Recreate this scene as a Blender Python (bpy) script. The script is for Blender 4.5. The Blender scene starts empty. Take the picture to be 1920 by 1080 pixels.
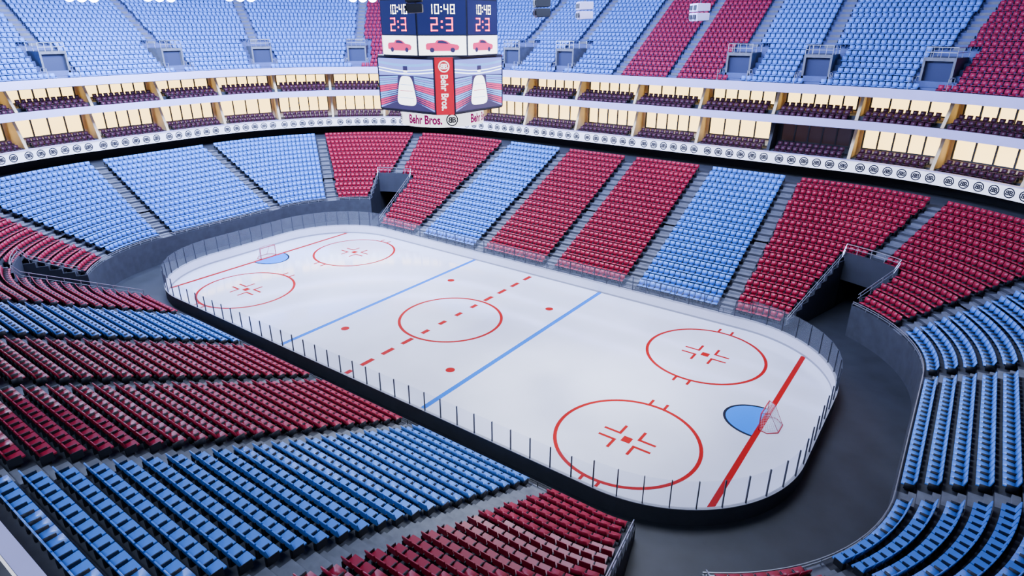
import bpy, bmesh, math, random
import numpy as np
from mathutils import Vector, Matrix
random.seed(4)
PI=math.pi
col=bpy.context.scene.collection
# ------------------------------------------------------------ camera
CAM=(33.48883,-36.93471,23.54657); YAW,PIT,ROL,FOC=-0.62877,-0.39488,0.00123,1174.975
fwd=Vector((math.sin(YAW)*math.cos(PIT),math.cos(YAW)*math.cos(PIT),math.sin(PIT)))
rt0=Vector((math.cos(YAW),-math.sin(YAW),0)); up0=rt0.cross(fwd)
rt=rt0*math.cos(ROL)+up0*math.sin(ROL); up=-rt0*math.sin(ROL)+up0*math.cos(ROL)
cd=bpy.data.cameras.new('camera'); cam=bpy.data.objects.new('camera',cd); col.objects.link(cam)
m=Matrix((rt,up,-fwd)).transposed().to_4x4(); m.translation=Vector(CAM); cam.matrix_world=m
cd.sensor_width=36; cd.lens=FOC/1920*36; cd.clip_end=500
bpy.context.scene.camera=cam
def project(P):
    d=Vector(P)-Vector(CAM); z=d.dot(fwd)
    if z<.5: return None
    return 960+FOC*d.dot(rt)/z, 540-FOC*d.dot(up)/z, z
# ------------------------------------------------------------ materials
def mat(name,c,rough=.6,metal=0,em=None,es=0,noise=0,nscale=3,coat=0,spec=.5):
    m=bpy.data.materials.new(name); m.use_nodes=True; nt=m.node_tree; b=nt.nodes['Principled BSDF']
    b.inputs['Base Color'].default_value=(*c,1); b.inputs['Roughness'].default_value=rough; b.inputs['Metallic'].default_value=metal
    b.inputs['Specular IOR Level'].default_value=spec
    if coat: b.inputs['Coat Weight'].default_value=coat; b.inputs['Coat Roughness'].default_value=.06
    if em: b.inputs['Emission Color'].default_value=(*em,1); b.inputs['Emission Strength'].default_value=es
    if noise:
        tc=nt.nodes.new('ShaderNodeTexCoord'); n=nt.nodes.new('ShaderNodeTexNoise'); n.inputs['Scale'].default_value=nscale; n.inputs['Detail'].default_value=4
        r=nt.nodes.new('ShaderNodeValToRGB'); r.color_ramp.elements[0].position=.3; r.color_ramp.elements[1].position=.7
        r.color_ramp.elements[0].color=(*[v*(1-noise) for v in c],1); r.color_ramp.elements[1].color=(*[min(1,v*(1+noise)) for v in c],1)
        nt.links.new(tc.outputs['Object'],n.inputs['Vector']); nt.links.new(n.outputs['Fac'],r.inputs['Fac']); nt.links.new(r.outputs['Color'],b.inputs['Base Color'])
    return m
M={}
M['ice']=mat('ice',(.64,.66,.78),.08,noise=.14,nscale=.09,coat=.8)
M['floor']=mat('arena_floor',(.02,.023,.031),.5,noise=.25,nscale=.6)
M['conc']=mat('dark_concrete',(.032,.036,.048),.75,noise=.2,nscale=1.5)
M['uconc']=mat('hazy_concrete',(.07,.10,.26),.75,noise=.1,nscale=1.5)  # upper-deck haze mixed into the concrete colour
M['wall']=mat('dark_wall',(.02,.023,.034),.7,noise=.15,nscale=1)
M['backing']=mat('board_outer',(.03,.034,.045),.6,noise=.15,nscale=1)
M['stair']=mat('grey_stair',(.13,.14,.17),.7,noise=.2,nscale=2)
M['blue']=mat('blue_plastic',(.07,.25,.76),.32,noise=.06,nscale=.7)
M['red']=mat('red_plastic',(.34,.006,.036),.36,noise=.06,nscale=.7)
M['ublue']=mat('hazed_blue_plastic',(.10,.27,.84),.45,noise=.05,nscale=.5)  # seat blue paled, haze in the air put into the colour
M['ured']=mat('hazed_red_plastic',(.36,.012,.06),.45,noise=.05,nscale=.5)  # seat red with the upper-deck haze painted in
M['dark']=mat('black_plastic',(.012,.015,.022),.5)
M['udark']=mat('hazed_black_plastic',(.04,.06,.16),.5)  # black seat parts tinted blue to paint in haze
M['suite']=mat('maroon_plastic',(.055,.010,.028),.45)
M['white']=mat('lavender_fascia',(.54,.50,.82),.4,noise=.04,nscale=.5)
M['banner']=mat('banner_white',(.8,.8,.88),.5,em=(.85,.87,1),es=1.2)  # emission added to brighten the printed banner
M['ink']=mat('emblem_ink',(.008,.009,.02),.7,spec=.1)
M['beige']=mat('beige_wall',(.78,.62,.38),.7,noise=.1,nscale=1)
M['glow']=mat('lit_window',(.9,.8,.5),.4,em=(1,.66,.20),es=5.5)
M['unlit']=mat('unlit_window',(.03,.025,.04),.2,em=(.3,.15,.12),es=.08)
M['metal']=mat('rail_metal',(.45,.47,.52),.35,metal=.7)
M['dmetal']=mat('dark_metal',(.04,.045,.06),.5,metal=.2)
M['board']=mat('board_white',(.66,.67,.77),.35,noise=.03,nscale=.6)
M['kick']=mat('kick_strip',(.30,.31,.36),.5)
M['rline']=mat('ice_red',(.32,.0015,.003),.6,spec=.1)
M['bline']=mat('ice_blue',(.0,.11,.50),.6,spec=.05)
M['crease']=mat('crease_blue',(.0,.16,.66),.6,spec=.05)
M['goalred']=mat('goal_red',(.5,.01,.02),.3)
M['net']=mat('net_cord',(.7,.7,.76),.7)
M['hull']=mat('scoreboard_hull',(.03,.035,.07),.4)
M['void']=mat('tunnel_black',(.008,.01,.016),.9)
M['uvoid']=mat('hazed_doorway_shade',(.03,.04,.10),.9)  # shade of the upper doorways as a colour, lifted by painted haze
M['navy']=mat('led_navy',(.01,.012,.05),.3,em=(.03,.04,.22),es=.8)
M['ledw']=mat('led_white',(1,1,.9),.4,em=(1,.97,.8),es=6)
M['ledr']=mat('led_red',(1,.1,.2),.4,em=(1,.03,.14),es=6)
M['scrwhite']=mat('screen_white',(.9,.9,.9),.3,em=(.92,.96,1),es=4)
M['scrpurple']=mat('screen_purple',(.1,.1,.3),.3,em=(.22,.28,1),es=2.2)
M['scrred']=mat('screen_red',(.5,.05,.15),.3,em=(.75,.02,.16),es=2.2)
M['scrblue']=mat('screen_blue',(.2,.3,.6),.3,em=(.12,.38,1),es=2.4)
M['scrglow']=mat('screen_glow',(.9,.9,.7),.3,em=(.7,.88,1),es=5)
M['scrdark']=mat('screen_dark',(.03,.03,.05),.3,em=(.05,.04,.16),es=1.4)
M['redsign']=mat('red_sign',(.5,.005,.02),.4,em=(.75,.005,.05),es=.9)
M['letter']=mat('magenta_letter',(.35,.004,.12),.6,em=(.60,.005,.22),es=.35,spec=.1)
M['signwhite']=mat('sign_white',(.9,.9,.95),.4,em=(.9,.9,1),es=2.2)
M['lens']=mat('lamp_lens',(1,1,1),.3,em=(.8,.9,1),es=80)
M['ceil']=mat('roof_dark',(.02,.03,.06),.8)
g=bpy.data.materials.new('rink_glass'); g.use_nodes=True; nt=g.node_tree; nt.nodes.clear()
o=nt.nodes.new('ShaderNodeOutputMaterial'); mx=nt.nodes.new('ShaderNodeMixShader'); tr=nt.nodes.new('ShaderNodeBsdfTransparent'); pr=nt.nodes.new('ShaderNodeBsdfPrincipled')
pr.inputs['Base Color'].default_value=(.6,.66,.75,1); pr.inputs['Roughness'].default_value=.2; mx.inputs[0].default_value=.05
tr.inputs[0].default_value=(.97,.98,1,1)
nt.links.new(tr.outputs[0],mx.inputs[1]); nt.links.new(pr.outputs[0],mx.inputs[2]); nt.links.new(mx.outputs[0],o.inputs[0]); M['glass']=g
# ------------------------------------------------------------ builders
class MB:
    def __init__(s): s.v=[]; s.f=[]; s.m=[]
    def poly(s,pts,mi=0):
        n=len(s.v); s.v+= [tuple(p) for p in pts]; s.f.append(tuple(range(n,n+len(pts)))); s.m.append(mi)
    def hexa(s,P,mi=0):
        n=len(s.v); s.v+=[tuple(p) for p in P]
        for q in ((0,3,2,1),(4,5,6,7),(0,1,5,4),(1,2,6,5),(2,3,7,6),(3,0,4,7)): s.f.append(tuple(n+i for i in q)); s.m.append(mi)
    def box(s,x0,x1,y0,y1,z0,z1,mi=0,T=None):
        P=[(x0,y0,z0),(x1,y0,z0),(x1,y1,z0),(x0,y1,z0),(x0,y0,z1),(x1,y0,z1),(x1,y1,z1),(x0,y1,z1)]
        if T is not None: P=[tuple(T@Vector(p)) for p in P]
        s.hexa(P,mi)
    def bar(s,p,q,w=.04,mi=0):
        p=Vector(p); q=Vector(q); d=(q-p)
        if d.length<1e-6: return
        d.normalize(); a=d.cross(Vector((0,0,1)))
        if a.length<1e-3: a=Vector((1,0,0))
        a.normalize(); b=d.cross(a); a*=w/2; b*=w/2
        s.hexa([p-a-b,p+a-b,p+a+b,p-a+b,q-a-b,q+a-b,q+a+b,q-a+b],mi)
    def tube(s,pts,r,mi=0,n=8):
        for p,q in zip(pts[:-1],pts[1:]):
            p=Vector(p); q=Vector(q); d=(q-p).normalized(); a=d.cross(Vector((0,0,1)))
            if a.length<1e-3: a=Vector((1,0,0))
            a.normalize(); b=d.cross(a); base=len(s.v)
            for e in (p,q):
                for k in range(n): t=2*PI*k/n; s.v.append(tuple(e+a*r*math.cos(t)+b*r*math.sin(t)))
            for k in range(n): s.f.append((base+k,base+(k+1)%n,base+n+(k+1)%n,base+n+k)); s.m.append(mi)
            s.f.append(tuple(base+k for k in range(n))[::-1]); s.m.append(mi); s.f.append(tuple(base+n+k for k in range(n))); s.m.append(mi)
    def build(s,name,mats,parent=None,bevel=0,smooth=False):
        me=bpy.data.meshes.new(name); me.from_pydata(s.v,[],s.f); me.update()
        if not isinstance(mats,(list,tuple)): mats=[mats]
        for a in mats: me.materials.append(a)
        me.polygons.foreach_set('material_index',s.m)
        if smooth: me.polygons.foreach_set('use_smooth',[True]*len(s.f))
        if bevel:
            bm=bmesh.new(); bm.from_mesh(me); bmesh.ops.bevel(bm,geom=list(bm.edges),offset=bevel,segments=2,affect='EDGES'); bm.to_mesh(me); bm.free()
        ob=bpy.data.objects.new(name,me); col.objects.link(ob)
        if parent is not None: ob.parent=parent
        return ob
def tag(o,label=None,cat=None,group=None,kind=None):
    if label:o['label']=label
    if cat:o['category']=cat
    if group:o['group']=group
    if kind:o['kind']=kind
    return o
def empty(name,loc=(0,0,0),rz=0,**k):
    o=bpy.data.objects.new(name,None); o.empty_display_size=.2; col.objects.link(o); o.location=loc; o.rotation_euler=(0,0,rz); tag(o,**k); return o
def struct(o): o['kind']='structure'; return o
# ------------------------------------------------------------ bowl path
A,B=22.3,6.7
class Path:
    def __init__(s,A,B): s.A=A; s.B=B
    def P(s,g,r):
        g=g%8; p=int(g); f=g-p; A,B=s.A,s.B
        if p==0: return (-A+2*A*f,B+r),(0,1)
        if p==2: return (A+r,B-2*B*f),(1,0)
        if p==4: return (A-2*A*f,-B-r),(0,-1)
        if p==6: return (-A-r,-B+2*B*f),(-1,0)
        cx,cy,a0={1:(A,B,90),3:(A,-B,0),5:(-A,-B,-90),7:(-A,B,180)}[p]
        a=math.radians(a0-90*f); n=(math.cos(a),math.sin(a)); return (cx+r*n[0],cy+r*n[1]),n
    def lens(s,r): return [2*s.A,r*PI/2,2*s.B,r*PI/2]*2
    def S(s,g,r):
        L=s.lens(r); k=int(g//8); g2=g-8*k; p=int(g2); return k*sum(L)+sum(L[:p])+(g2-p)*L[p]
    def G(s,d,r):
        L=s.lens(r); T=sum(L); k=math.floor(d/T); d-=k*T
        for p in range(8):
            if d<=L[p]+1e-9: return 8*k+p+d/L[p]
            d-=L[p]
        return 8*k+7.9999
    def keys(s,g0,g1,n=30):
        out=[g0]; step=0
        cur=math.floor(g0)
        while cur<g1:
            if cur%2==1:
                for i in range(n):
                    k=cur+i/n
                    if g0+1e-6<k<g1-1e-6: out.append(k)
            elif g0+1e-6<cur<g1-1e-6: out.append(cur)
            cur+=1
        out.append(g1); return out
bowl=Path(A,B)
def K(p,v):
    if p==0: return (v+A)/(2*A)
    if p==4: return 4+(A-v)/(2*A)
    if p==2: return 2+(B-v)/(2*B)
    if p==6: return 6+(v+B)/(2*B)
    return p+v/90
def sweep(mb,prof,g0,g1,mi=0,path=bowl,caps=False,close=False):
    ks=path.keys(g0,g1); n=len(prof); base=len(mb.v)
    for k in ks:
        for (r,z) in prof:
            (x,y),_=path.P(k,r); mb.v.append((x,y,z))
    mis=mi if isinstance(mi,(list,tuple)) else [mi]*n
    for i in range(len(ks)-1):
        for j in range(n if close else n-1):
            j2=(j+1)%n; a=base+i*n; b=a+n
            mb.f.append((a+j,a+j2,b+j2,b+j)); mb.m.append(mis[j])
    if caps:
        mb.f.append(tuple(base+j for j in range(n))); mb.m.append(mis[0])
        e=base+(len(ks)-1)*n; mb.f.append(tuple(e+j for j in range(n))[::-1]); mb.m.append(mis[0])
def frame(g,r,z,path=bowl):
    (x,y),n=path.P(g,r); a=math.atan2(n[1],n[0])-PI/2
    return Matrix.Translation((x,y,z))@Matrix.Rotation(a,4,'Z')
# lower bowl numbers
R0,DR,Z0,DZ,NR,NRN=7.4,.9,.60,.415,20,22
lr=lambda i:R0+DR*i
lz=lambda i:Z0+DZ*i
IE,IV=5,10   # first row of the end stands, row above the tunnels
# ------------------------------------------------------------ floor, ice
mb=MB(); mb.poly([(-75,-60,-.03),(75,-60,-.03),(75,60,-.03),(-75,60,-.03)]); struct(mb.build('floor',M['floor']))
rink=Path(21.3,4.3); RR=8.5
mb=MB(); mb.poly([(*rink.P(k,RR)[0],0) for k in rink.keys(0,7.9999)]); ice=struct(mb.build('floor_ice',M['ice']))
def marks(name,fn,m):
    b=MB(); fn(b); o=b.build(name,M[m],ice); return o
def rect(b,x0,x1,y0,y1,z=.006): b.poly([(x0,y0,z),(x1,y0,z),(x1,y1,z),(x0,y1,z)])
def ann(b,cx,cy,r0,r1,z=.006,a0=0,a1=2*PI,n=72):
    for i in range(n):
        t0=a0+(a1-a0)*i/n; t1=a0+(a1-a0)*(i+1)/n
        b.poly([(cx+r*math.cos(t),cy+r*math.sin(t),z) for r,t in ((r0,t0),(r1,t0),(r1,t1),(r0,t1))])
def disc(b,cx,cy,r,z=.008,n=32): b.poly([(cx+r*math.cos(2*PI*i/n),cy+r*math.sin(2*PI*i/n),z) for i in range(n)])
for s in (-1,1):
    marks('blue_line',lambda b:rect(b,s*7.74-.2,s*7.74+.2,-12.79,12.79),'bline')
    yl=4.3+math.sqrt(8.5**2-(26.6-21.3)**2)
    marks('goal_line',lambda b:rect(b,s*26.6-.18,s*26.6+.18,-yl,yl),'rline')
def cl(b):
    for i in range(12):
        y=-12.79+25.58/12*(i+.5); h=.62 if abs(y)>4.5 else .42
        rect(b,-.21,.21,y-h,y+h)
marks('center_line',cl,'rline')
marks('center_circle',lambda b:ann(b,0,0,4.31,4.57),'rline')
for sx in (-1,1):
    for sy in (-1,1):
        marks('neutral_spot',lambda b:disc(b,sx*5.88,sy*6.76,.36),'rline')
        cx,cy=sx*20.33,sy*6.76
        def fo(b):
            ann(b,cx,cy,4.32,4.56)
            rect(b,cx-.3,cx+.3,cy-.3,cy+.3,.008)
            for a in (-1,1):
                for c in (-1,1):
                    x1,x2=sorted((cx+a*.55,cx+a*1.75)); y1,y2=sorted((cy+c*.30,cy+c*.50)); rect(b,x1,x2,y1,y2,.008)
                    x1,x2=sorted((cx+a*.55,cx+a*.75)); y1,y2=sorted((cy+c*.50,cy+c*1.35)); rect(b,x1,x2,y1,y2,.008)
                    x1,x2=sorted((cx+a*.42,cx+a*.62)); y1,y2=sorted((cy+c*4.5,cy+c*5.15)); rect(b,x1,x2,y1,y2,.008)
        marks('faceoff_circle',fo,'rline')
    s=sx
    def crease(b):
        n=28; b.poly([(s*26.43-s*2.05*math.sin(PI*i/n)*1.05,1.75*math.cos(PI*i/n),.009) for i in range(n+1)])
    marks('goal_crease',crease,'crease')
    def cro(b):
        n=28
        for i in range(n):
            q=[]
            for (t,e) in ((i,0),(i+1,0),(i+1,.17),(i,.17)):
                q.append((s*26.43-s*(2.05*1.05+e)*math.sin(PI*t/n),(1.75+e)*math.cos(PI*t/n),.0095))
            b.poly(q)
    marks('crease_outline',cro,'ink')
# ------------------------------------------------------------ boards
HB=1.0
boards=empty('rink_boards',(0,0,0),label='white dasher boards with clear glass panes and dark posts around the ice rink',cat='rink boards')
mb=MB(); sweep(mb,[(RR,0),(RR,HB)],0,8,path=rink); mb.build('board_panel',M['board'],boards)
mb=MB(); sweep(mb,[(RR-.015,0),(RR-.015,.16),(RR,.16)],0,8,path=rink); mb.build('kick_plate',M['kick'],boards)
mb=MB(); sweep(mb,[(RR+.14,-.02),(RR+.14,HB),(RR+.01,HB)],0,8,path=rink); mb.build('board_backing',M['backing'],boards)
mb=MB(); sweep(mb,[(RR-.02,HB),(RR-.02,HB+.04),(RR+.16,HB+.04),(RR+.16,HB)],0,8,path=rink); mb.build('top_rail',M['kick'],boards)
rl=sum(rink.lens(RR+.08)); NP=116; items=[]
for i in range(NP):
    for off,kind in ((0,'post'),(.5,'pane')):
        d=(i+off)*rl/NP; gk=rink.G(d,RR+.08); (x,y),n=rink.P(gk,RR+.08)
        side=(int(gk)%8 in (0,4)); h=2.4-HB-.04 if side else 2.75-HB-.04
        items.append((kind,x,y,math.atan2(n[1],n[0])-PI/2,h,(Vector((x,y,2))-Vector(CAM)).length))
pw=rl/NP
pm=MB(); pm.box(-.028,.028,-.04,.04,0,1); pm0=pm.build('post',M['dmetal'],boards)
gm=MB(); gm.box(-pw/2+.03,pw/2-.03,-.012,.012,0,1); gm0=gm.build('glass_pane',M['glass'],boards)
for kind,base in (('post',pm0),('pane',gm0)):
    L=sorted([t for t in items if t[0]==kind],key=lambda t:t[5])
    for i,t in enumerate(L[:99]):
        o=base if i==0 else base.copy()
        if i: col.objects.link(o); o.parent=boards
        o.location=(t[1],t[2],HB+.04); o.rotation_euler=(0,0,t[3]); o.scale=(1,1,t[4])
    rb=MB()
    for t in L[99:]:
        T=Matrix.Translation((t[1],t[2],HB+.04))@Matrix.Rotation(t[3],4,'Z')
        if kind=='post': rb.box(-.028,.028,-.04,.04,0,t[4],T=T)
        else: rb.box(-pw/2+.03,pw/2-.03,-.012,.012,0,t[4],T=T)
    tag(rb.build('far_posts' if kind=='post' else 'far_glass_panes',M['dmetal' if kind=='post' else 'glass'],boards),kind='stuff')
# ------------------------------------------------------------ goals
def goal(s,label):
    r=empty('hockey_goal',(s*26.6,0,0),label=label,cat='goal',group='hockey goals')
    w,h,d=.915,1.22,1.1
    b=MB(); b.tube([(0,-w,0),(0,-w,h),(0,w,h),(0,w,0)],.04); b.build('goal_frame',M['goalred'],r)
    b=MB(); b.tube([(0,-w,.03),(s*.55,-w-.12,.03),(s*d,-.55,.03),(s*d,.55,.03),(s*.55,w+.12,.03),(0,w,.03)],.03); b.tube([(0,-w,h),(s*.45,-.6,h),(s*.45,.6,h),(0,w,h)],.02); b.tube([(s*.45,-.6,h),(s*d,-.5,.03)],.016); b.tube([(s*.45,.6,h),(s*d,.5,.03)],.016)
    b.build('base_frame',M['goalred'],r)
    b=MB()
    def net(p00,p10,p11,p01,nu,nv):
        p00,p10,p11,p01=map(Vector,(p00,p10,p11,p01))
        for i in range(nu+1):
            t=i/nu; b.bar(p00.lerp(p10,t),p01.lerp(p11,t),.010)
        for i in range(nv+1):
            t=i/nv; b.bar(p00.lerp(p01,t),p10.lerp(p11,t),.010)
    net((s*d,-.55,.03),(s*d,.55,.03),(s*.45,.6,h),(s*.45,-.6,h),10,10)
    net((0,-w,h),(0,w,h),(s*.45,.6,h),(s*.45,-.6,h),14,4)
    for e in (-1,1): net((0,e*w,.03),(s*d,e*.55,.03),(s*.45,e*.6,h),(0,e*w,h),8,10)
    b.build('goal_net',M['net'],r)
goal(1,'red framed hockey goal with white net by the nearer blue crease')
goal(-1,'red framed hockey goal at the far left end of the ice')
# ------------------------------------------------------------ terraces
XF=[-17.55,-8.35,.85,10.05,19.25]; XN=[18.9,9.3,.2,-8.4,-17.6]
side_far=(-1+K(7,75)-7,K(1,15)); side_near=(K(3,75),K(5,15)); end_r=(K(1,31.5),K(3,58.5)); end_l=(K(5,31.5),K(7,58.5))
nearx=(K(3,80),K(5,10))
def step_profile(i0,i1):
    p=[]
    for i in range(i0,i1): p+= [(lr(i),lz(i)-(DZ if i>i0 else 0)),(lr(i),lz(i)),(lr(i+1),lz(i))]
    q=[p[0]]
    for a in p[1:]:
        if a!=q[-1]: q.append(a)
    return q
mb=MB()
for (a,b_) in (side_far,side_near): sweep(mb,[(R0,-.03)]+step_profile(0,IV),a,b_)
for (a,b_) in (end_r,end_l): sweep(mb,[(lr(IE),-.03)]+step_profile(IE,IV),a,b_)
sweep(mb,step_profile(IV,NR)+[(31,lz(NR-1))],0,8)
sweep(mb,[(lr(NR),lz(NR-1))]+step_profile(NR,NRN)[0:]+[(lr(NRN)+.5,lz(NRN-1))],*nearx)
struct(mb.build('floor_terraces',M['conc']))
voms=[(K(1,15),K(1,31.5)),(K(3,75),K(3,58.5)),(K(5,15),K(5,31.5)),(K(7,75),K(7,58.5))]
def radial_wall(mb,g,i0,i1):
    for i in range(i0,i1): mb.box(-.06,.06,0,DR,-.03,lz(i)+.15,T=frame(g,lr(i),0))
for n_,(gs,ge) in enumerate(voms):
    mb=MB(); radial_wall(mb,gs,0,IV); radial_wall(mb,ge,IE,IV)
    a,b_=min(gs,ge),max(gs,ge)
    sweep(mb,[(lr(IV),2.7),(lr(IV),lz(IV)+.5),(lr(IV)+.15,lz(IV)+.5),(lr(IV)+.15,2.7)],a,b_,close=True)
    struct(mb.build('wall_tunnel_%d'%(n_+1),M['wall']))
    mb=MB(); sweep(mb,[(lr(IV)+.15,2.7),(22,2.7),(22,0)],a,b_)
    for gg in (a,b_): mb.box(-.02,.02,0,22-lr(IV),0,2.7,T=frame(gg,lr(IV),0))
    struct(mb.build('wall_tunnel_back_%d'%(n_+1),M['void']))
def stair(g,i0,i1,w=1.1,zf=lz,rf=lr,dz=DZ,dr=DR):
    mb=MB()
    for i in range(i0,i1):
        T=frame(g,rf(i),0)
        mb.box(-w/2,w/2,0.01,dr-.01,zf(i)-.05,zf(i)+.012,T=T)
        if i>i0: mb.box(-w/2,w/2,-.32,0.01,zf(i-1)-.02,zf(i)-dz/2,T=T)
    struct(mb.build('stair_aisle',M['stair']))
for x in XF: stair(K(0,x),0,NR)
for x in XN: stair(K(4,x),0,NRN)
for g_ in (K(1,55),2.0,3.0,K(3,35),K(5,55),6.0,7.0,K(7,35)): stair(g_,IE,NR)
for g_ in (K(1,23.2),K(3,66.8),K(5,23.2),K(7,66.8)): stair(g_,IV,NR)
# ------------------------------------------------------------ seats
def seat_meshes():
    out={}
    b=MB(); b.hexa([(-.245,-.31,.40),(.245,-.31,.40),(.245,.16,.37),(-.245,.16,.37),(-.245,-.31,.47),(.245,-.31,.47),(.245,.16,.43),(-.245,.16,.43)]); out['seat_pan']=b
    b=MB(); b.hexa([(-.245,.14,.44),(.245,.14,.44),(.245,.20,.44),(-.245,.20,.44),(-.235,.25,.86),(.235,.25,.86),(.235,.30,.86),(-.235,.30,.86)]); out['backrest']=b
    b=MB(); b.box(-.04,.04,-.12,.2,0,.39); b.box(-.16,.16,-.05,.12,.33,.385); out['support']=b
    for s,nm in ((-1,'armrest'),(1,'armrest_')):
        b=MB(); b.box(s*.266-.014,s*.266+.014,-.18,.26,.22,.56); out[nm]=b
    return out
SM=seat_meshes()
def flat(parts,mi):
    V=[];F=[];I=[]
    for k,b in parts.items():
        n=len(V); V+=b.v; F+=[tuple(n+i for i in f) for f in b.f]; I+=[mi[k]]*len(b.f)
    return np.array(V),np.array(F),np.array(I)
def bulk(name,parts,mi,mats,T,label,cat='seats'):
    V,F,I=flat(parts,mi); T=np.array(T)
    c,s=np.cos(T[:,3]),np.sin(T[:,3]); n=len(T)
    X=c[:,None]*V[None,:,0]-s[:,None]*V[None,:,1]+T[:,0:1]; Y=s[:,None]*V[None,:,0]+c[:,None]*V[None,:,1]+T[:,1:2]; Z=V[None,:,2]+T[:,2:3]
    P=np.stack([X,Y,Z],2).reshape(-1,3)
    FF=(F[None]+(np.arange(n)*len(V))[:,None,None]).reshape(-1)
    me=bpy.data.meshes.new(name); me.vertices.add(len(P)); me.vertices.foreach_set('co',P.reshape(-1).astype(np.float32))
    nf=n*len(F); me.loops.add(nf*4); me.loops.foreach_set('vertex_index',FF.astype(np.int32)); me.polygons.add(nf)
    me.polygons.foreach_set('loop_start',np.arange(nf,dtype=np.int32)*4); me.polygons.foreach_set('loop_total',np.full(nf,4,np.int32))
    for a in mats: me.materials.append(a)
    me.polygons.foreach_set('material_index',np.tile(I,n).astype(np.int32)); me.update(); me.validate()
    o=bpy.data.objects.new(name,me); col.objects.link(o); tag(o,label,cat,kind='stuff'); return o
MI={'seat_pan':0,'backrest':0,'support':1,'armrest':1,'armrest_':1}
def row_seats(g0,g1,r,pitch=.55,m0=.62,m1=.62):
    s0=bowl.S(g0,r)+m0; s1=bowl.S(g1,r)-m1; n=int((s1-s0+.02)/pitch)
    if n<=0: return []
    st=(s1-s0-n*pitch)/2
    return [bowl.G(s0+st+(k+.5)*pitch,r) for k in range(n)]
f0=side_far[0]
SEC=[]
gF=[K(0,x) for x in XF]; gN=[K(4,x) for x in XN]
va=.62
SEC+= [(f0,gF[0],0,IV,'red','',.2,va),(K(7,66.8)-8,gF[0],IV,NR,'red','',va,va)]
for k,c in enumerate(['blue','red','red','blue']): SEC.append((gF[k],gF[k+1],0,NR,c,'',va,va))
SEC+= [(gF[4],side_far[1],0,IV,'red','in far red block beside right tunnel',va,.2),(gF[4],K(1,23.2),IV,NR,'red','in far red block beside right tunnel',va,va)]
SEC+= [(K(1,31.5),K(1,55),IE,IV,'red','in red block above right tunnel',.2,va),(K(1,23.2),K(1,55),IV,NR,'red','in red block above right tunnel',va,va),
 (K(1,55),2.,IE,NR,'blue','in upper right blue block',va,va),(2.,3.,IE,NR,'blue','in middle right blue block',va,va),(3.,K(3,35),IE,NR,'blue','in lower right blue block',va,va),
 (K(3,35),K(3,58.5),IE,IV,'red','in bottom right red block',va,.2),(K(3,35),K(3,66.8),IV,NR,'red','in bottom right red block',va,va)]
SEC+= [(side_near[0],gN[0],0,IV,'red','in red block beside bottom tunnel',.2,va),(K(3,66.8),gN[0],IV,NR,'red','in red block beside bottom tunnel',va,va)]
for k,(c,nm) in enumerate([('blue','in bottom left blue block'),('red','in nearer left red block'),('red','in second left red block'),('blue','in far left edge blue block')]): SEC.append((gN[k],gN[k+1],0,NRN,c,nm,va,va))
SEC+= [(gN[4],side_near[1],0,IV,'red','in farthest left red block',va,.2),(gN[4],K(5,23.2),IV,NR,'red','in farthest left red block',va,va),
 (K(5,31.5),K(5,55),IE,IV,'red','',.2,va),(K(5,23.2),K(5,55),IV,NR,'red','',va,va),(K(5,55),6.,IE,NR,'blue','',va,va),(6.,7.,IE,NR,'blue','',va,va),(7.,K(7,35),IE,NR,'blue','',va,va),
 (K(7,35),K(7,58.5),IE,IV,'red','',va,.2),(K(7,35),K(7,66.8),IV,NR,'red','',va,va)]
seats={'red':[],'blue':[]}
for (g0,g1,i0,i1,c,nm,m0,m1) in SEC:
    for i in range(i0,i1):
        r=lr(i)+.5; gs=row_seats(g0,g1,r,m0=m0,m1=m1)
        for j,gk in enumerate(gs):
            (x,y),n=bowl.P(gk,r); a=math.atan2(n[1],n[0])-PI/2
            base=IE if (g0>=K(1,31) and g1<=K(3,60)) else 0
            seats[c].append((x,y,lz(i),a,nm,i-base+1,len(gs)-j,g0>=K(3,65),c))
L=[]; rest=[]
for s in seats['red']+seats['blue']:
    p=project((s[0],s[1],s[2]+.5)); ok=p and 8<p[0]<1912 and 8<p[1]<1072 and s[4] and not (p[0]<110 and p[1]>960)
    (L if ok else rest).append((p[2] if p else 0,s))
L.sort(key=lambda t:t[0]); rest+=L[300:]; L=L[:300]
for c in ('red','blue'):
    bulk('stadium_seats',SM,MI,[M[c],M['dark']],[s[:4] for _,s in rest if s[8]==c],'rest of the %s folding seats filling the lower bowl around the rink'%c)
    pm=[]
    for k,b in seat_meshes().items():
        mt=M[c] if k in('seat_pan','backrest') else M['dark']
        pm.append(b.build(k.strip('_'),mt,None,bevel=.012 if k in('seat_pan','backrest') else .005))
    Lc=[s for _,s in L if s[8]==c]
    for i,s in enumerate(Lc):
        lab='%s seat %s, row %d from rink, seat %d from %s'%(c,s[4],s[5],s[6],'left' if s[7] else 'bottom')
        e=empty('stadium_seat',s[:3],s[3],label=lab,cat='seat',group='%s folding seats in the lower bowl'%c)
        for o in pm:
            q=o if i==0 else o.copy()
            if i: col.objects.link(q)
            q.parent=e
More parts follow.
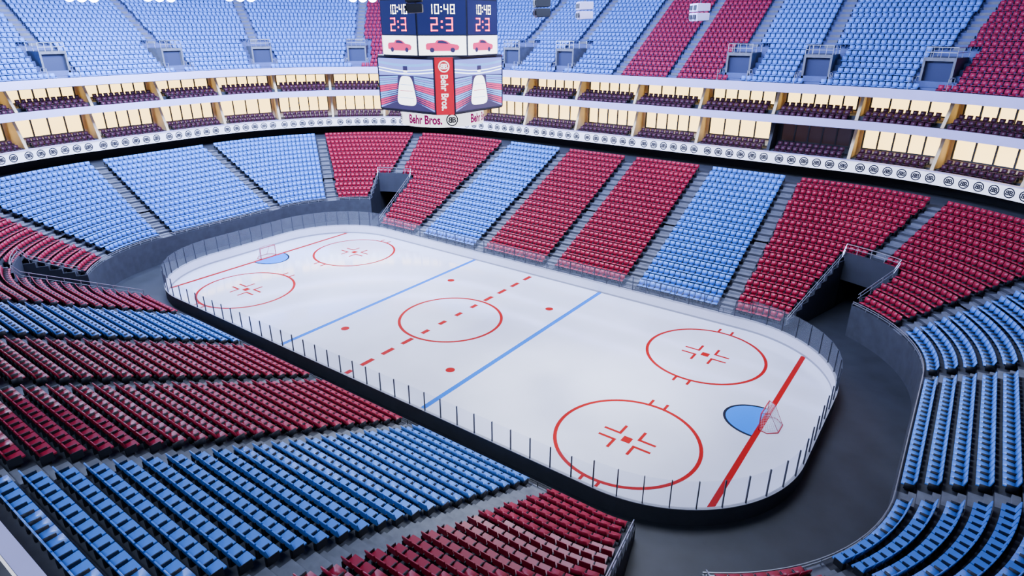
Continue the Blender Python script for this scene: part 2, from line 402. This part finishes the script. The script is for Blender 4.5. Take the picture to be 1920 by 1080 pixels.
# ------------------------------------------------------------ railings
def railing(name,pts,label,h=.95,sp=1.5,m='metal',cat='railing',group=None,w=.045):
    r=empty(name,pts[0],label=label,cat=cat,group=group); o=Vector(pts[0]); P=[Vector(p)-o for p in pts]
    b=MB()
    for hh in (h,h*.55):
        for p,q in zip(P[:-1],P[1:]): b.bar(p+Vector((0,0,hh)),q+Vector((0,0,hh)),w)
    b.build('rail',M[m],r)
    acc=0; posts=[P[0]]
    for p,q in zip(P[:-1],P[1:]):
        L=(q-p).length; t=sp-acc
        while t<=L: posts.append(p.lerp(q,t/L)); t+=sp
        acc=(acc+L)%sp
    if (posts[-1]-P[-1]).length>.3: posts.append(P[-1])
    pb=MB(); pb.box(-.022,.022,-.022,.022,0,h); p0=pb.build('post',M[m],r); p0.location=posts[0]
    for p in posts[1:96]:
        c=p0.copy(); col.objects.link(c); c.parent=r; c.location=p
    return r
vlab=['metal railing around the dark tunnel opening at the right','metal railing around the tunnel at the bottom edge','metal railing around the tunnel at the left edge','metal railing around the tunnel at the far left corner']
for n_,(gs,ge) in enumerate(voms):
    pts=[]
    for i in range(0,IV): pts.append((*bowl.P(gs,lr(i)+.45)[0],lz(i)+.15))
    for t in range(6): pts.append((*bowl.P(gs+(ge-gs)*t/5,lr(IV)+.08)[0],lz(IV)+.5))
    for i in range(IV-1,IE-1,-1): pts.append((*bowl.P(ge,lr(i)+.45)[0],lz(i)+.15))
    railing('tunnel_railing',pts,vlab[n_],h=.75,sp=1.2)
for (a,b_),lab in ((end_r,'metal front railing below the blue seats at the right end'),(end_l,'metal front railing above the dark wall at the left end')):
    railing('front_railing',[(*bowl.P(k,lr(IE)+.05)[0],lz(IE)) for k in bowl.keys(a,b_,24)],lab,h=.35,sp=1.3)
for (a,b_),lab in ((side_far,'low front railing between the far boards and far seats'),(side_near,'low front railing between near seats and dark walkway')):
    railing('front_railing',[(*bowl.P(k,lr(0)+.05)[0],lz(0)) for k in bowl.keys(a,b_,24)],lab,h=.3,sp=1.4,m='dark',w=.03)
# ------------------------------------------------------------ text helpers
def text_geo(body,size=1,off=0):
    c=bpy.data.curves.new('t','FONT'); c.body=body; c.size=size; c.align_x='CENTER'; c.align_y='CENTER'; c.offset=off; c.resolution_u=3
    o=bpy.data.objects.new('t',c); col.objects.link(o); dg=bpy.context.evaluated_depsgraph_get(); dg.update()
    me=bpy.data.meshes.new_from_object(o.evaluated_get(dg)); V=[tuple(v.co) for v in me.vertices]; F=[tuple(p.vertices) for p in me.polygons]
    bpy.data.objects.remove(o); bpy.data.meshes.remove(me)
    xs=[v[0] for v in V]; ys=[v[1] for v in V]; cx=(min(xs)+max(xs))/2; cy=(min(ys)+max(ys))/2
    return [(x-cx,y-cy) for x,y,_ in V],F
def fit(geo,w,h=None):
    V,F=geo; W=max(x for x,_ in V)*2; H=max(y for _,y in V)*2; kx=w/W; ky=(h/H) if h else kx
    return [(x*kx,y*ky) for x,y in V],F
def add_geo(mb,geo,fn,mi=0):
    V,F=geo; n=len(mb.v); mb.v+=[fn(x,y) for x,y in V]
    for f in F: mb.f.append(tuple(n+i for i in f)); mb.m.append(mi)
def emblem(R,th=.80,off=.045):
    V=[];F=[];n=24
    for i in range(n):
        for r in (R*th,R): V.append((r*math.cos(2*PI*i/n),r*math.sin(2*PI*i/n)))
    for i in range(n): j=(i+1)%n; F.append((2*i,2*i+1,2*j+1,2*j))
    tv,tf=text_geo('B',R*1.22,R*off)
    w=max(x for x,_ in tv)
    for s in (-1,1):
        k=len(V); V+=[(s*(x+w+R*.01),y) for x,y in tv]; F+=[tuple(k+i for i in f) for f in tf]
    return V,F
# ------------------------------------------------------------ fascia rings
RF=27.8
def fascia(name,z0,z1,g0,g1,m='white'):
    mb=MB(); sweep(mb,[(RF,z0),(RF,z1),(RF+.25,z1),(RF+.25,z0)],g0,g1,close=True,caps=True); return mb.build(name,M[m])
UA,UB=5.4,10.0
fb=fascia('ribbon_banner',9.95,11.1,0,8,'banner'); tag(fb,'long white ribbon banner with repeated round emblems circling the lower bowl','banner')
ge_=emblem(.45,.76,.06); mb=MB(); tot=sum(bowl.lens(RF)); GL=6*1.25+.35; ng=int(tot/GL); GL=tot/ng
add_geo(mb,ge_,lambda x,y:(x,0,y)); em0=mb.build('emblem',M['ink'],fb); vis=[]
for i in range(ng*6):
    gk=bowl.G((i//6)*GL+(i%6)*(GL-.35)/6,RF); T=frame(gk,RF-.015,10.52); p=project(T.translation); inv=p and -20<p[0]<1940 and 0<p[1]<1080
    vis.append((p[2] if inv else 999,T))
vis.sort(key=lambda t:t[0])
for i,(d,T) in enumerate(vis[:99]):
    o=em0 if i==0 else em0.copy()
    if i: col.objects.link(o); o.parent=fb
    o.matrix_local=T
mb=MB()
for d,T in vis[99:]: add_geo(mb,ge_,lambda x,y:tuple(T@Vector((x,0,y))))
tag(mb.build('farther_emblems',M['ink'],fb),kind='stuff')
fw=struct(fascia('trim_1',14.2,15.0,UA,UB)); fa=struct(fascia('trim_2',17.3,18.2,UA,UB))
mb=MB(); sweep(mb,[(RF-.12,11.1),(RF-.12,11.18),(RF+.3,11.18),(RF+.3,11.1)],0,8,close=True); struct(mb.build('trim_3',M['white']))
mb=MB()
sweep(mb,[(RF+.25,10.05),(RF+8,10.05)],0,8)
for zb in (10.0,14.2):
    sweep(mb,[(RF+.25,zb+.2),(RF+1.2,zb+.2),(RF+1.2,zb+.65),(RF+2.2,zb+.65),(RF+2.2,zb+1.0),(RF+4.5,zb+1.0)],UA,UB)
sweep(mb,[(RF+.25,14.2),(RF+5,14.2)],UA,UB); sweep(mb,[(RF+.25,17.3),(RF+5,17.3)],UA,UB)
struct(mb.build('floor_suites',M['conc']))
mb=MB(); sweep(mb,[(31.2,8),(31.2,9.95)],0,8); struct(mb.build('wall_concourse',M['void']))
mb=MB(); sweep(mb,[(RF+4.5,10),(RF+4.5,17.3)],UA,UB); struct(mb.build('wall_suites',M['beige']))
mb=MB(); sweep(mb,[(RF+.25,10.4),(RF+8,10.4)],0,8) ; struct(mb.build('floor_ledge',M['conc']))
wn=0; ra=RF+4.4
S0,S1=bowl.S(UA,ra),bowl.S(UB,ra); nb=int((S1-S0)/8.2); bw=(S1-S0)/nb
dark_T=[]
for lv,(zb,zt) in enumerate(((11.0,14.2),(15.2,17.3))):
    for k in range(nb):
        sa=S0+k*bw; wn+=1
        (bx_,by_),_=bowl.P(bowl.G(sa+bw/2,ra),ra); unlit=(lv==0 and by_>20 and 12<bx_<27)
        b=MB(); f=MB(); npn=5 if (k+lv)%3 else 4
        gap=.6; w=(bw-2*gap)/npn
        zl=zb+.75 if lv==0 else zb+.35; zh=zt-.3
        for j in range(npn):
            ga=bowl.G(sa+gap+j*w,ra); gb_=bowl.G(sa+gap+(j+1)*w,ra)
            p0=bowl.P(ga,ra)[0]; p1=bowl.P(gb_,ra)[0]; b.poly([(*p0,zl),(*p1,zl),(*p1,zh),(*p0,zh)])
            T=frame(ga,ra,0); f.box(-.08,.08,-.12,.02,zl-.05,zh+.1,T=T)
        T=frame(bowl.G(sa+gap+npn*w,ra),ra,0); f.box(-.08,.08,-.12,.02,zl-.05,zh+.1,T=T)
        for zz in (zl,zh):
            p=[Vector((*bowl.P(bowl.G(sa+gap+j*w,ra),ra-.05)[0],zz)) for j in range(npn+1)]
            for u,v in zip(p[:-1],p[1:]): f.bar(u,v,.14)
        wo=struct(b.build('window_%d'%wn,M['unlit' if unlit else 'glow'])); f.build('window_frame',M['dmetal'],wo)
        T=frame(bowl.G(sa,ra),RF,0); fb_=MB()
        z0_=zb-.6; fb_.hexa([T@Vector(p) for p in ((-.15,1.6,z0_),(.15,1.6,z0_),(.15,4.5,z0_),(-.15,4.5,z0_),(-.15,3.1,zt),(.15,3.1,zt),(.15,4.5,zt),(-.15,4.5,zt))])
        struct(fb_.build('wall_partition',M['wall' if unlit else 'beige']))  # partitions of unlit suites painted dark in place of shade
        if unlit:
            q=MB(); 
            pp=[bowl.P(bowl.G(sa+bw*t_,ra),ra+.05)[0] for t_ in (0,1)]
            q.poly([(*pp[0],zb),(*pp[1],zb),(*pp[1],zt),(*pp[0],zt)]); struct(q.build('wall_unlit_shade',M['wall']))  # dark sheet before the beige wall paints the suite's lack of light
        for (rr,zz) in ((RF+.75,zb-.8),(RF+1.75,zb-.35),(RF+2.75,zb+.02)):
            a0=bowl.S(bowl.G(sa,ra),rr); a1=bowl.S(bowl.G(sa+bw,ra),rr)
            n=int((a1-a0-1.3)/.6)
            for j in range(n):
                gk=bowl.G(a0+.65+(j+.5)*(a1-a0-1.3)/n,rr); (x,y),nn=bowl.P(gk,rr); dark_T.append((x,y,zz,math.atan2(nn[1],nn[0])-PI/2))
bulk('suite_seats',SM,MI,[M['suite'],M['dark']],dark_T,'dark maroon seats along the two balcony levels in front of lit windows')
# ------------------------------------------------------------ upper deck
ur=lambda j:28.05+.85*j
uz=lambda j:17.85+.52*j
NU=24
p=[]
for j in range(NU): p+=[(ur(j),uz(j)),(ur(j+1),uz(j)),]
p=[(ur(0),17.3)]+p
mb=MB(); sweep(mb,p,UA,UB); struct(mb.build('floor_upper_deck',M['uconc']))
mb=MB(); sweep(mb,[(ur(NU),uz(NU)-1),(ur(NU),40)],UA,UB); struct(mb.build('wall_outer',M['ceil']))
UBN=[(5.4,None),(5.5,0),(5.75,1),(6.0,1),(7.0,1),(7.25,1),(7.53,1),(7.70,0),(8+K(0,-20),1),(8+K(0,-11.6),1),(8+K(0,-3.3),0),(8+K(0,3.7),0),(8+K(0,10.7),1),(8+K(0,18.7),1),(9.15,1),(9.4,1),(9.65,0),(10.0,0)]
UC=['blue','blue','blue','blue','blue','blue','red','blue','blue','blue','red','red','blue','blue','red','red','red']
ut={'red':[],'blue':[]}
for k,c in enumerate(UC):
    g0,v0=UBN[k]; g1,v1=UBN[k+1]
    for j in range(NU):
        r=ur(j)+.48
        a=1.75 if (v0 and 1<=j<=6) else .6; b_=1.75 if (v1 and 1<=j<=6) else .6
        for gk in row_seats(g0,g1,r,pitch=.58,m0=a,m1=b_):
            (x,y),n=bowl.P(gk,r); ut[c].append((x,y,uz(j),math.atan2(n[1],n[0])-PI/2))
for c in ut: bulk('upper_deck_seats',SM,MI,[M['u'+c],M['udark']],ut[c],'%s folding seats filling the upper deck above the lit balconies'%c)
nv=0
for (g_,v) in UBN[1:-1]:
    if not v: stair(g_,0,NU,1.0,uz,ur,.52,.85); continue
    stair(g_,7,NU,1.0,uz,ur,.52,.85)
    nv+=1
    T=frame(g_,ur(2),uz(1)); zt=uz(6)-uz(1); D=.85*4
    b=MB(); b.box(-1.35,-1.15,0,D,0,zt,T=T); b.box(1.15,1.35,0,D,0,zt,T=T); b.box(-1.15,1.15,0,D,zt-.3,zt,T=T); e=struct(b.build('door_%d'%nv,M['stair']))
    b=MB(); b.poly([T@Vector(q) for q in ((-1.15,.5,0),(1.15,.5,0),(1.15,.5,zt-.3),(-1.15,.5,zt-.3))]); b.build('opening_shade',M['uvoid'],e)  # dark sheet painted as the shaded depth of the doorway
    b=MB()
    def br(p_,q_,w_=.045): b.bar(T@Vector(p_),T@Vector(q_),w_)
    for hh in (.45,.9):
        br((-1.3,.05,zt+hh),(1.3,.05,zt+hh))
        for s_ in (-1,1): br((s_*1.3,.05,zt+hh),(s_*1.3,D,zt+hh)); br((s_*1.6,-1.6,hh),(s_*1.6,.05,hh)); br((s_*1.6,.05,hh),(s_*1.3,.05,hh))
    for x_ in (-1.3,-.65,0,.65,1.3): br((x_,.05,zt),(x_,.05,zt+.9))
    for s_ in (-1,1):
        br((s_*1.3,.05,0),(s_*1.3,.05,zt))
        for y_ in (-1.6,-.8,0.05): br((s_*1.6,y_,-.3),(s_*1.6,y_,.9))
        for y_ in (1.5,D): br((s_*1.3,y_,zt),(s_*1.3,y_,zt+.9))
    b.build('railing',M['metal'],e)
mb=MB(); mb.poly([(-80,-65,40),(80,-65,40),(80,65,40),(-80,65,40)][::-1]); struct(mb.build('ceiling',M['ceil']))
# ------------------------------------------------------------ scoreboard
sb=empty('scoreboard',(0,0,16.8),label='large hanging scoreboard cube with screens, clock panels and a white lettered lower ring',cat='scoreboard')
def ch(a,c): return [(a-c,-a),(a,-a+c),(a,a-c),(a-c,a),(-a+c,a),(-a,a-c),(-a,-a+c),(-a+c,-a)]
def prism(mb,pts,z0,z1,mi=0):
    n=len(pts); k=len(mb.v); mb.v+=[(x,y,z0) for x,y in pts]+[(x,y,z1) for x,y in pts]
    for i in range(n): j=(i+1)%n; mb.f.append((k+i,k+j,k+n+j,k+n+i)); mb.m.append(mi)
    mb.f.append(tuple(range(k,k+n))[::-1]); mb.m.append(mi); mb.f.append(tuple(range(k+n,k+2*n))); mb.m.append(mi)
ZB=16.8; SA=3.65
b=MB(); prism(b,ch(SA,.9),17.85-ZB,21.65-ZB); b.build('cube_housing',M['hull'],sb)
ap=4.05; oc=[(ap/math.cos(PI/8)*math.cos(PI/8+k*PI/4),ap/math.cos(PI/8)*math.sin(PI/8+k*PI/4)) for k in range(8)]
b=MB(); prism(b,oc,21.65-ZB,25.3-ZB); b.build('octagon_housing',M['hull'],sb)
def fr(ang,dist,z):
    n=Vector((math.cos(ang),math.sin(ang),0)); r=Vector((-math.sin(ang),math.cos(ang),0)); o=n*dist+Vector((0,0,z-ZB))
    return lambda x,y,e=0: tuple(o+r*x+Vector((0,0,y))+n*e)
def rectf(b,F,x0,x1,y0,y1,e,mi=0): b.poly([F(x0,y0,e),F(x1,y0,e),F(x1,y1,e),F(x0,y1,e)],mi)
def polyf(b,F,pts,e,mi=0): b.poly([F(x,y,e) for x,y in pts],mi)
for k in range(4):
    F=fr(k*PI/2,SA,19.75); W,H=2.68,1.72
    b=MB()
    rectf(b,F,-W,W,-H,H,.03,5)
    polyf(b,F,[(-W,.55),(-.9,.62),(.9,.62),(W,.55),(W,H),(-W,H)],.031,0)
    NW=14
    for i in range(NW):
        for s_ in (-1,1):
            t0,t1=i/NW,(i+.8)/NW
            y0,y1=-H+t0*2.2,-H+t1*2.2
            polyf(b,F,[(s_*W,y0),(s_*W,y1),(s_*(.78),-1.25+t1*1.85),(s_*(1.25-.47*t0),-1.25+t0*1.85)],.034,(0,1,1,1,2,2,2,1,1,1,2,2,0,2)[i])
    for yy,m_,wd in ((.72,3,.07),(.92,3,.06),(1.22,2,.16)):
        polyf(b,F,[(-W,yy+.16),(-1.2,yy+.02),(0,yy-.03),(1.2,yy+.02),(W,yy+.16),(W,yy+.16+wd),(1.2,yy+.02+wd),(0,yy-.03+wd),(-1.2,yy+.02+wd),(-W,yy+.16+wd)],.036,m_)
    rk=[]
    for q in range(33):
        t=2*PI*q/32; cx_,sy_=math.cos(t),math.sin(t)
        ex=abs(cx_)**.45*(1 if cx_>0 else -1); ey=abs(sy_)**.45*(1 if sy_>0 else -1)
        yy=-.42+1.0*ey; rk.append((ex*(.80-.24*(yy+.42)),yy))
    polyf(b,F,rk[:-1],.04,4)
    rectf(b,F,-.62,.62,-.44,-.40,.042,1); rectf(b,F,-.56,.56,-.02,.01,.042,2); rectf(b,F,-.7,.7,-.92,-.89,.042,2)
    rectf(b,F,-.22,.22,.95,1.25,.045,5); rectf(b,F,-.18,.18,.82,.94,.045,4)
    b.build('video_screen',[M['scrpurple'],M['scrred'],M['scrblue'],M['scrglow'],M['scrwhite'],M['scrdark']],sb)
    b=MB()
    for (x0,x1,y0,y1) in ((-W-.08,-W,-H-.08,H+.08),(W,W+.08,-H-.08,H+.08),(-W,W,-H-.08,-H),(-W,W,H,H+.08)): 
        P=[F(x0,y0,0),F(x1,y0,0),F(x1,y1,0),F(x0,y1,0),F(x0,y0,.08),F(x1,y0,.08),F(x1,y1,.08),F(x0,y1,.08)]; b.hexa(P)
    b.build('screen_frame',M['hull'],sb)
gB=fit(text_geo('Behr Bros.',.62,.014),2.35,.5); gE=emblem(.38)
for k in range(4):
    F=fr(k*PI/2+PI/4,(2*SA-.9)/math.sqrt(2),19.75)
    b=MB(); rectf(b,F,-.62,.62,-1.88,1.88,.04); ob=b.build('corner_banner',M['redsign'],sb)
    b=MB(); add_geo(b,gE,lambda x,y:F(x,y+1.3,.05)); b.build('emblem',M['signwhite'],ob)
    b=MB(); add_geo(b,gB,lambda x,y:F(y,-x-.42,.05)); b.build('lettering',M['signwhite'],ob)
SEGS={'0':'abcdef','1':'bc','2':'abged','3':'abgcd','4':'fgbc','8':'abcdefg'}
def digit(b,F,ch_,x,y,w,h,t,e,mi):
    if ch_==':':
        for yy in (y+h*.3,y+h*.7): rectf(b,F,x-t/2,x+t/2,yy-t/2,yy+t/2,e,mi)
        return
    R_={'a':(x,x+w,y+h-t,y+h),'g':(x,x+w,y+h/2-t/2,y+h/2+t/2),'d':(x,x+w,y,y+t),'f':(x,x+t,y+h/2,y+h),'e':(x,x+t,y,y+h/2),'b':(x+w-t,x+w,y+h/2,y+h),'c':(x+w-t,x+w,y,y+h/2)}
    for s_ in SEGS[ch_]:
        x0,x1,y0,y1=R_[s_]; rectf(b,F,x0+.015,x1-.015,y0+.015,y1-.015,e,mi)
def word(b,F,txt,cx,y,w,h,t,gap,e,mi):
    ws=[(t if c==':' else w) for c in txt]; tot=sum(ws)+gap*(len(txt)-1); x=cx-tot/2
    for c,ww in zip(txt,ws):
        digit(b,F,c,x+(t/2 if c==':' else 0),y,w,h,t,e,mi); x+=ww+gap
hw=ap*math.tan(PI/8)-.06
for k in range(8):
    F=fr(k*PI/4,ap,0)
    def G(x,y,e=0,F=F): return F(x,y,e)
    b=MB(); rectf(b,G,-hw,hw,23.05,25.2,.03); ob=b.build('clock_panel',M['navy'],sb)
    b=MB(); word(b,G,'10:48',0,24.32,.33,.62,.09,.1,.045,0); b.build('clock_digits',M['ledw'],ob)
    b=MB(); word(b,G,'2:3',0,23.25,.5,.88,.12,.2,.045,0); b.build('score_digits',M['ledr'],ob)
    b=MB(); rectf(b,G,-hw,hw,21.75,22.98,.03); ob=b.build('advert_panel',M['scrwhite'],sb)
    b=MB(); body=[(-1.12,22.12),(-.5,22.02),(.7,22.02),(1.08,22.1),(1.14,22.3),(1.02,22.42),(.55,22.5),(.28,22.66),(.0,22.73),(-.36,22.72),(-.52,22.55),(-1.05,22.52),(-1.14,22.4)]
    polyf(b,G,body,.04,0); polyf(b,G,[(-.36,22.52),(.42,22.48),(.22,22.62),(-.02,22.68),(-.28,22.67)],.045,1)
    for xx in (-.72,.68): polyf(b,G,[(xx+.16*math.cos(t*PI/8),22.08+.16*math.sin(t*PI/8)) for t in range(16)],.045,1)
    b.build('car_picture',[M['scrred'],M['scrdark']],ob)
b=MB(); n=64; Rr=3.15
for i in range(n):
    t0,t1=2*PI*i/n,2*PI*(i+1)/n
    b.poly([(Rr*math.cos(t0),Rr*math.sin(t0),0),(Rr*math.cos(t1),Rr*math.sin(t1),0),(Rr*math.cos(t1),Rr*math.sin(t1),1.05),(Rr*math.cos(t0),Rr*math.sin(t0),1.05)])
    b.poly([(0,0,0),(Rr*math.cos(t1),Rr*math.sin(t1),0),(Rr*math.cos(t0),Rr*math.sin(t0),0)])
ring=b.build('lower_ring',M['signwhite'],sb)
def wrap(c): return lambda x,y:((Rr+.03)*math.cos(c+x/Rr),(Rr+.03)*math.sin(c+x/Rr),.52+y)
gT=fit(text_geo('Behr Bros.',.72,.03),2.7,.66); gE2=emblem(.44)
for k in range(4):
    b=MB(); add_geo(b,gE2,wrap(-PI/4+k*PI/2+.17)); b.build('emblem',M['ink'],ring)
    b=MB(); add_geo(b,gT,wrap(-PI/4+k*PI/2+.17+math.radians(52.5))); b.build('lettering',M['letter'],ring)
for (x,y) in ((2.5,2.5),(-2.5,2.5),(2.5,-2.5),(-2.5,-2.5)):
    b=MB(); b.bar((x,y,25.3-ZB),(x,y,40-ZB),.08); b.build('cable',M['dmetal'],sb)
# ------------------------------------------------------------ hanging speakers, floodlights
def speaker(loc,m,label,n=3):
    e=empty('hanging_speaker',loc,math.radians(-50),label=label,cat='speaker')
    for i in range(n):
        b=MB(); b.hexa([(-.85,-.5+i*.08,-i*.62-.55),(.85,-.5+i*.08,-i*.62-.55),(.7,.5,-i*.62-.5),(-.7,.5,-i*.62-.5),(-.85,-.5,-i*.62),(.85,-.5,-i*.62),(.7,.5,-i*.62),(-.7,.5,-i*.62)]); bx=b.build('speaker_box',M[m],e,bevel=.03)
        for s_ in (-.42,.42):
            b=MB(); b.box(s_-.25,s_+.25,-.56,-.49,-i*.62-.42,-i*.62-.12); b.build('grille',M['dark' if m!='dark' else 'dmetal'],bx)
    b=MB(); b.bar((0,0,0),(0,0,40-loc[2]),.06); b.build('cable',M['dmetal'],e)
speaker((15.4,10.9,25.1),'white','pale boxed speaker cluster hanging at the top right of centre',2)
speaker((8.7,6,25.2),'white','pale boxed speaker cluster hanging right of the scoreboard',2)
speaker((7.8,1.8,25.3),'dmetal','dark speaker cluster hanging just right of the scoreboard',2)
speaker((2.9,-5.4,25.5),'dmetal','dark speaker cluster hanging in front of the scoreboard top',2)
fl=[((-38.6,-7.8,26.1),'leftmost glaring floodlight with added side lamps at the top left'),((-34.8,-2.3,26.2),'second glaring floodlight with added side lamps from the left at the top'),((-30.4,3.7,26.3),'third glaring floodlight with added side lamps from the left at the top'),((-23.6,14,26.4),'glaring floodlight with added side lamps at the top beside the scoreboard')]
for loc,lab in fl:
    d=(Vector((10,-10,0))-Vector(loc)).normalized(); e=empty('floodlight',loc,label=lab,cat='floodlight'); e.rotation_euler=d.to_track_quat('-Z','Y').to_euler()
    for cx_ in (-1.05,0,1.05):  # side lamps added to widen the floodlight's glare
        b=MB(); n=20
        for i in range(n):
            t0,t1=2*PI*i/n,2*PI*(i+1)/n
            b.poly([(cx_+.5*math.cos(t0),.5*math.sin(t0),0),(cx_+.5*math.cos(t1),.5*math.sin(t1),0),(cx_+.28*math.cos(t1),.28*math.sin(t1),.7),(cx_+.28*math.cos(t0),.28*math.sin(t0),.7)])
        b.poly([(cx_+.28*math.cos(2*PI*i/n),.28*math.sin(2*PI*i/n),.7) for i in range(n)]); lh=b.build('lamp_housing',M['dmetal'],e)
        b=MB(); b.poly([(cx_+.47*math.cos(2*PI*i/n),.47*math.sin(2*PI*i/n),.02) for i in range(n)]); b.build('lamp_lens',M['lens'],lh)
    b=MB(); b.bar((-1.6,0,.75),(1.6,0,.75),.1); b.build('mounting_bar',M['dmetal'],e)
# ------------------------------------------------------------ lights
def area(loc,target,size,power,colr,sy=None,spread=180):
    l=bpy.data.lights.new('arena_light','AREA'); l.energy=power; l.color=colr; l.size=size; l.shape='RECTANGLE'; l.size_y=sy or size; l.spread=math.radians(spread)
    o=bpy.data.objects.new('arena_light',l); col.objects.link(o); o.location=loc
    o.rotation_euler=(Vector(target)-Vector(loc)).to_track_quat('-Z','Y').to_euler(); return o
area((0,0,38),(0,0,0),44,13500,(.82,.87,1),16,75)
area((-5,5,36),(-10,60,18),40,42000,(.40,.49,1),8)  # this and next two: blue lamps added to stand for upper-deck haze
area((-15,0,36),(-60,0,20),30,52000,(.38,.47,1),8)
area((10,0,36),(50,45,18),20,14000,(.45,.55,1),8)
area((0,-5,37),(0,30,4),50,11000,(.60,.70,1),6,110)
area((-15,0,37),(-35,5,4),30,6000,(.52,.64,1),6,110)
area((10,5,37),(25,-30,4),30,3000,(.66,.76,1),6,120)
area((16,-44,38),(8,-20,3),24,3400,(.62,.74,1),5,100)  # unseen fill lamp added behind the camera to brighten near seat backs
def spot(loc,t,power,ang,colr=(.9,.94,1)):
    l=bpy.data.lights.new('arena_spot','SPOT'); l.energy=power; l.color=colr; l.spot_size=math.radians(ang); l.spot_blend=.9; l.shadow_soft_size=.6
    o=bpy.data.objects.new('arena_spot',l); col.objects.link(o); o.location=loc; o.rotation_euler=(Vector(t)-Vector(loc)).to_track_quat('-Z','Y').to_euler()
spot((5,5,36),(15,-5,0),52000,30); spot((-10,0,36),(-2,2,0),34000,22); spot((0,10,36),(22,4,0),24000,22); spot((-20,5,36),(-19,5,0),28000,22)
spot((5,0,36),(14,-20,4),50000,22,(.78,.87,1)); spot((20,0,36),(40,2,5),30000,32,(.75,.85,1)); spot((-10,0,36),(0,-20,4),14000,22,(.75,.85,1))
beams=[(-40,8),(-27,15),(-12,24),(7,31),(17,30),(27,27)]
for (x,y) in beams: spot((x,y,39),(x,y,3),34000,10,(.6,.72,1))
for loc,_ in fl:
    l=bpy.data.lights.new('added_flood_glow','POINT'); l.energy=24000; l.color=(.5,.64,1); l.shadow_soft_size=.5  # unseen point lamp added near each floodlight to whiten seats like glare
    o=bpy.data.objects.new('added_flood_glow',l); col.objects.link(o); d=Vector((loc[0],loc[1],0)).normalized(); o.location=(loc[0]+d.x*3,loc[1]+d.y*3,loc[2]+1.5)
w=bpy.data.worlds.new('world'); bpy.context.scene.world=w; w.use_nodes=True; N=w.node_tree.nodes
N['Background'].inputs[0].default_value=(.1,.14,.3,1); N['Background'].inputs[1].default_value=.06
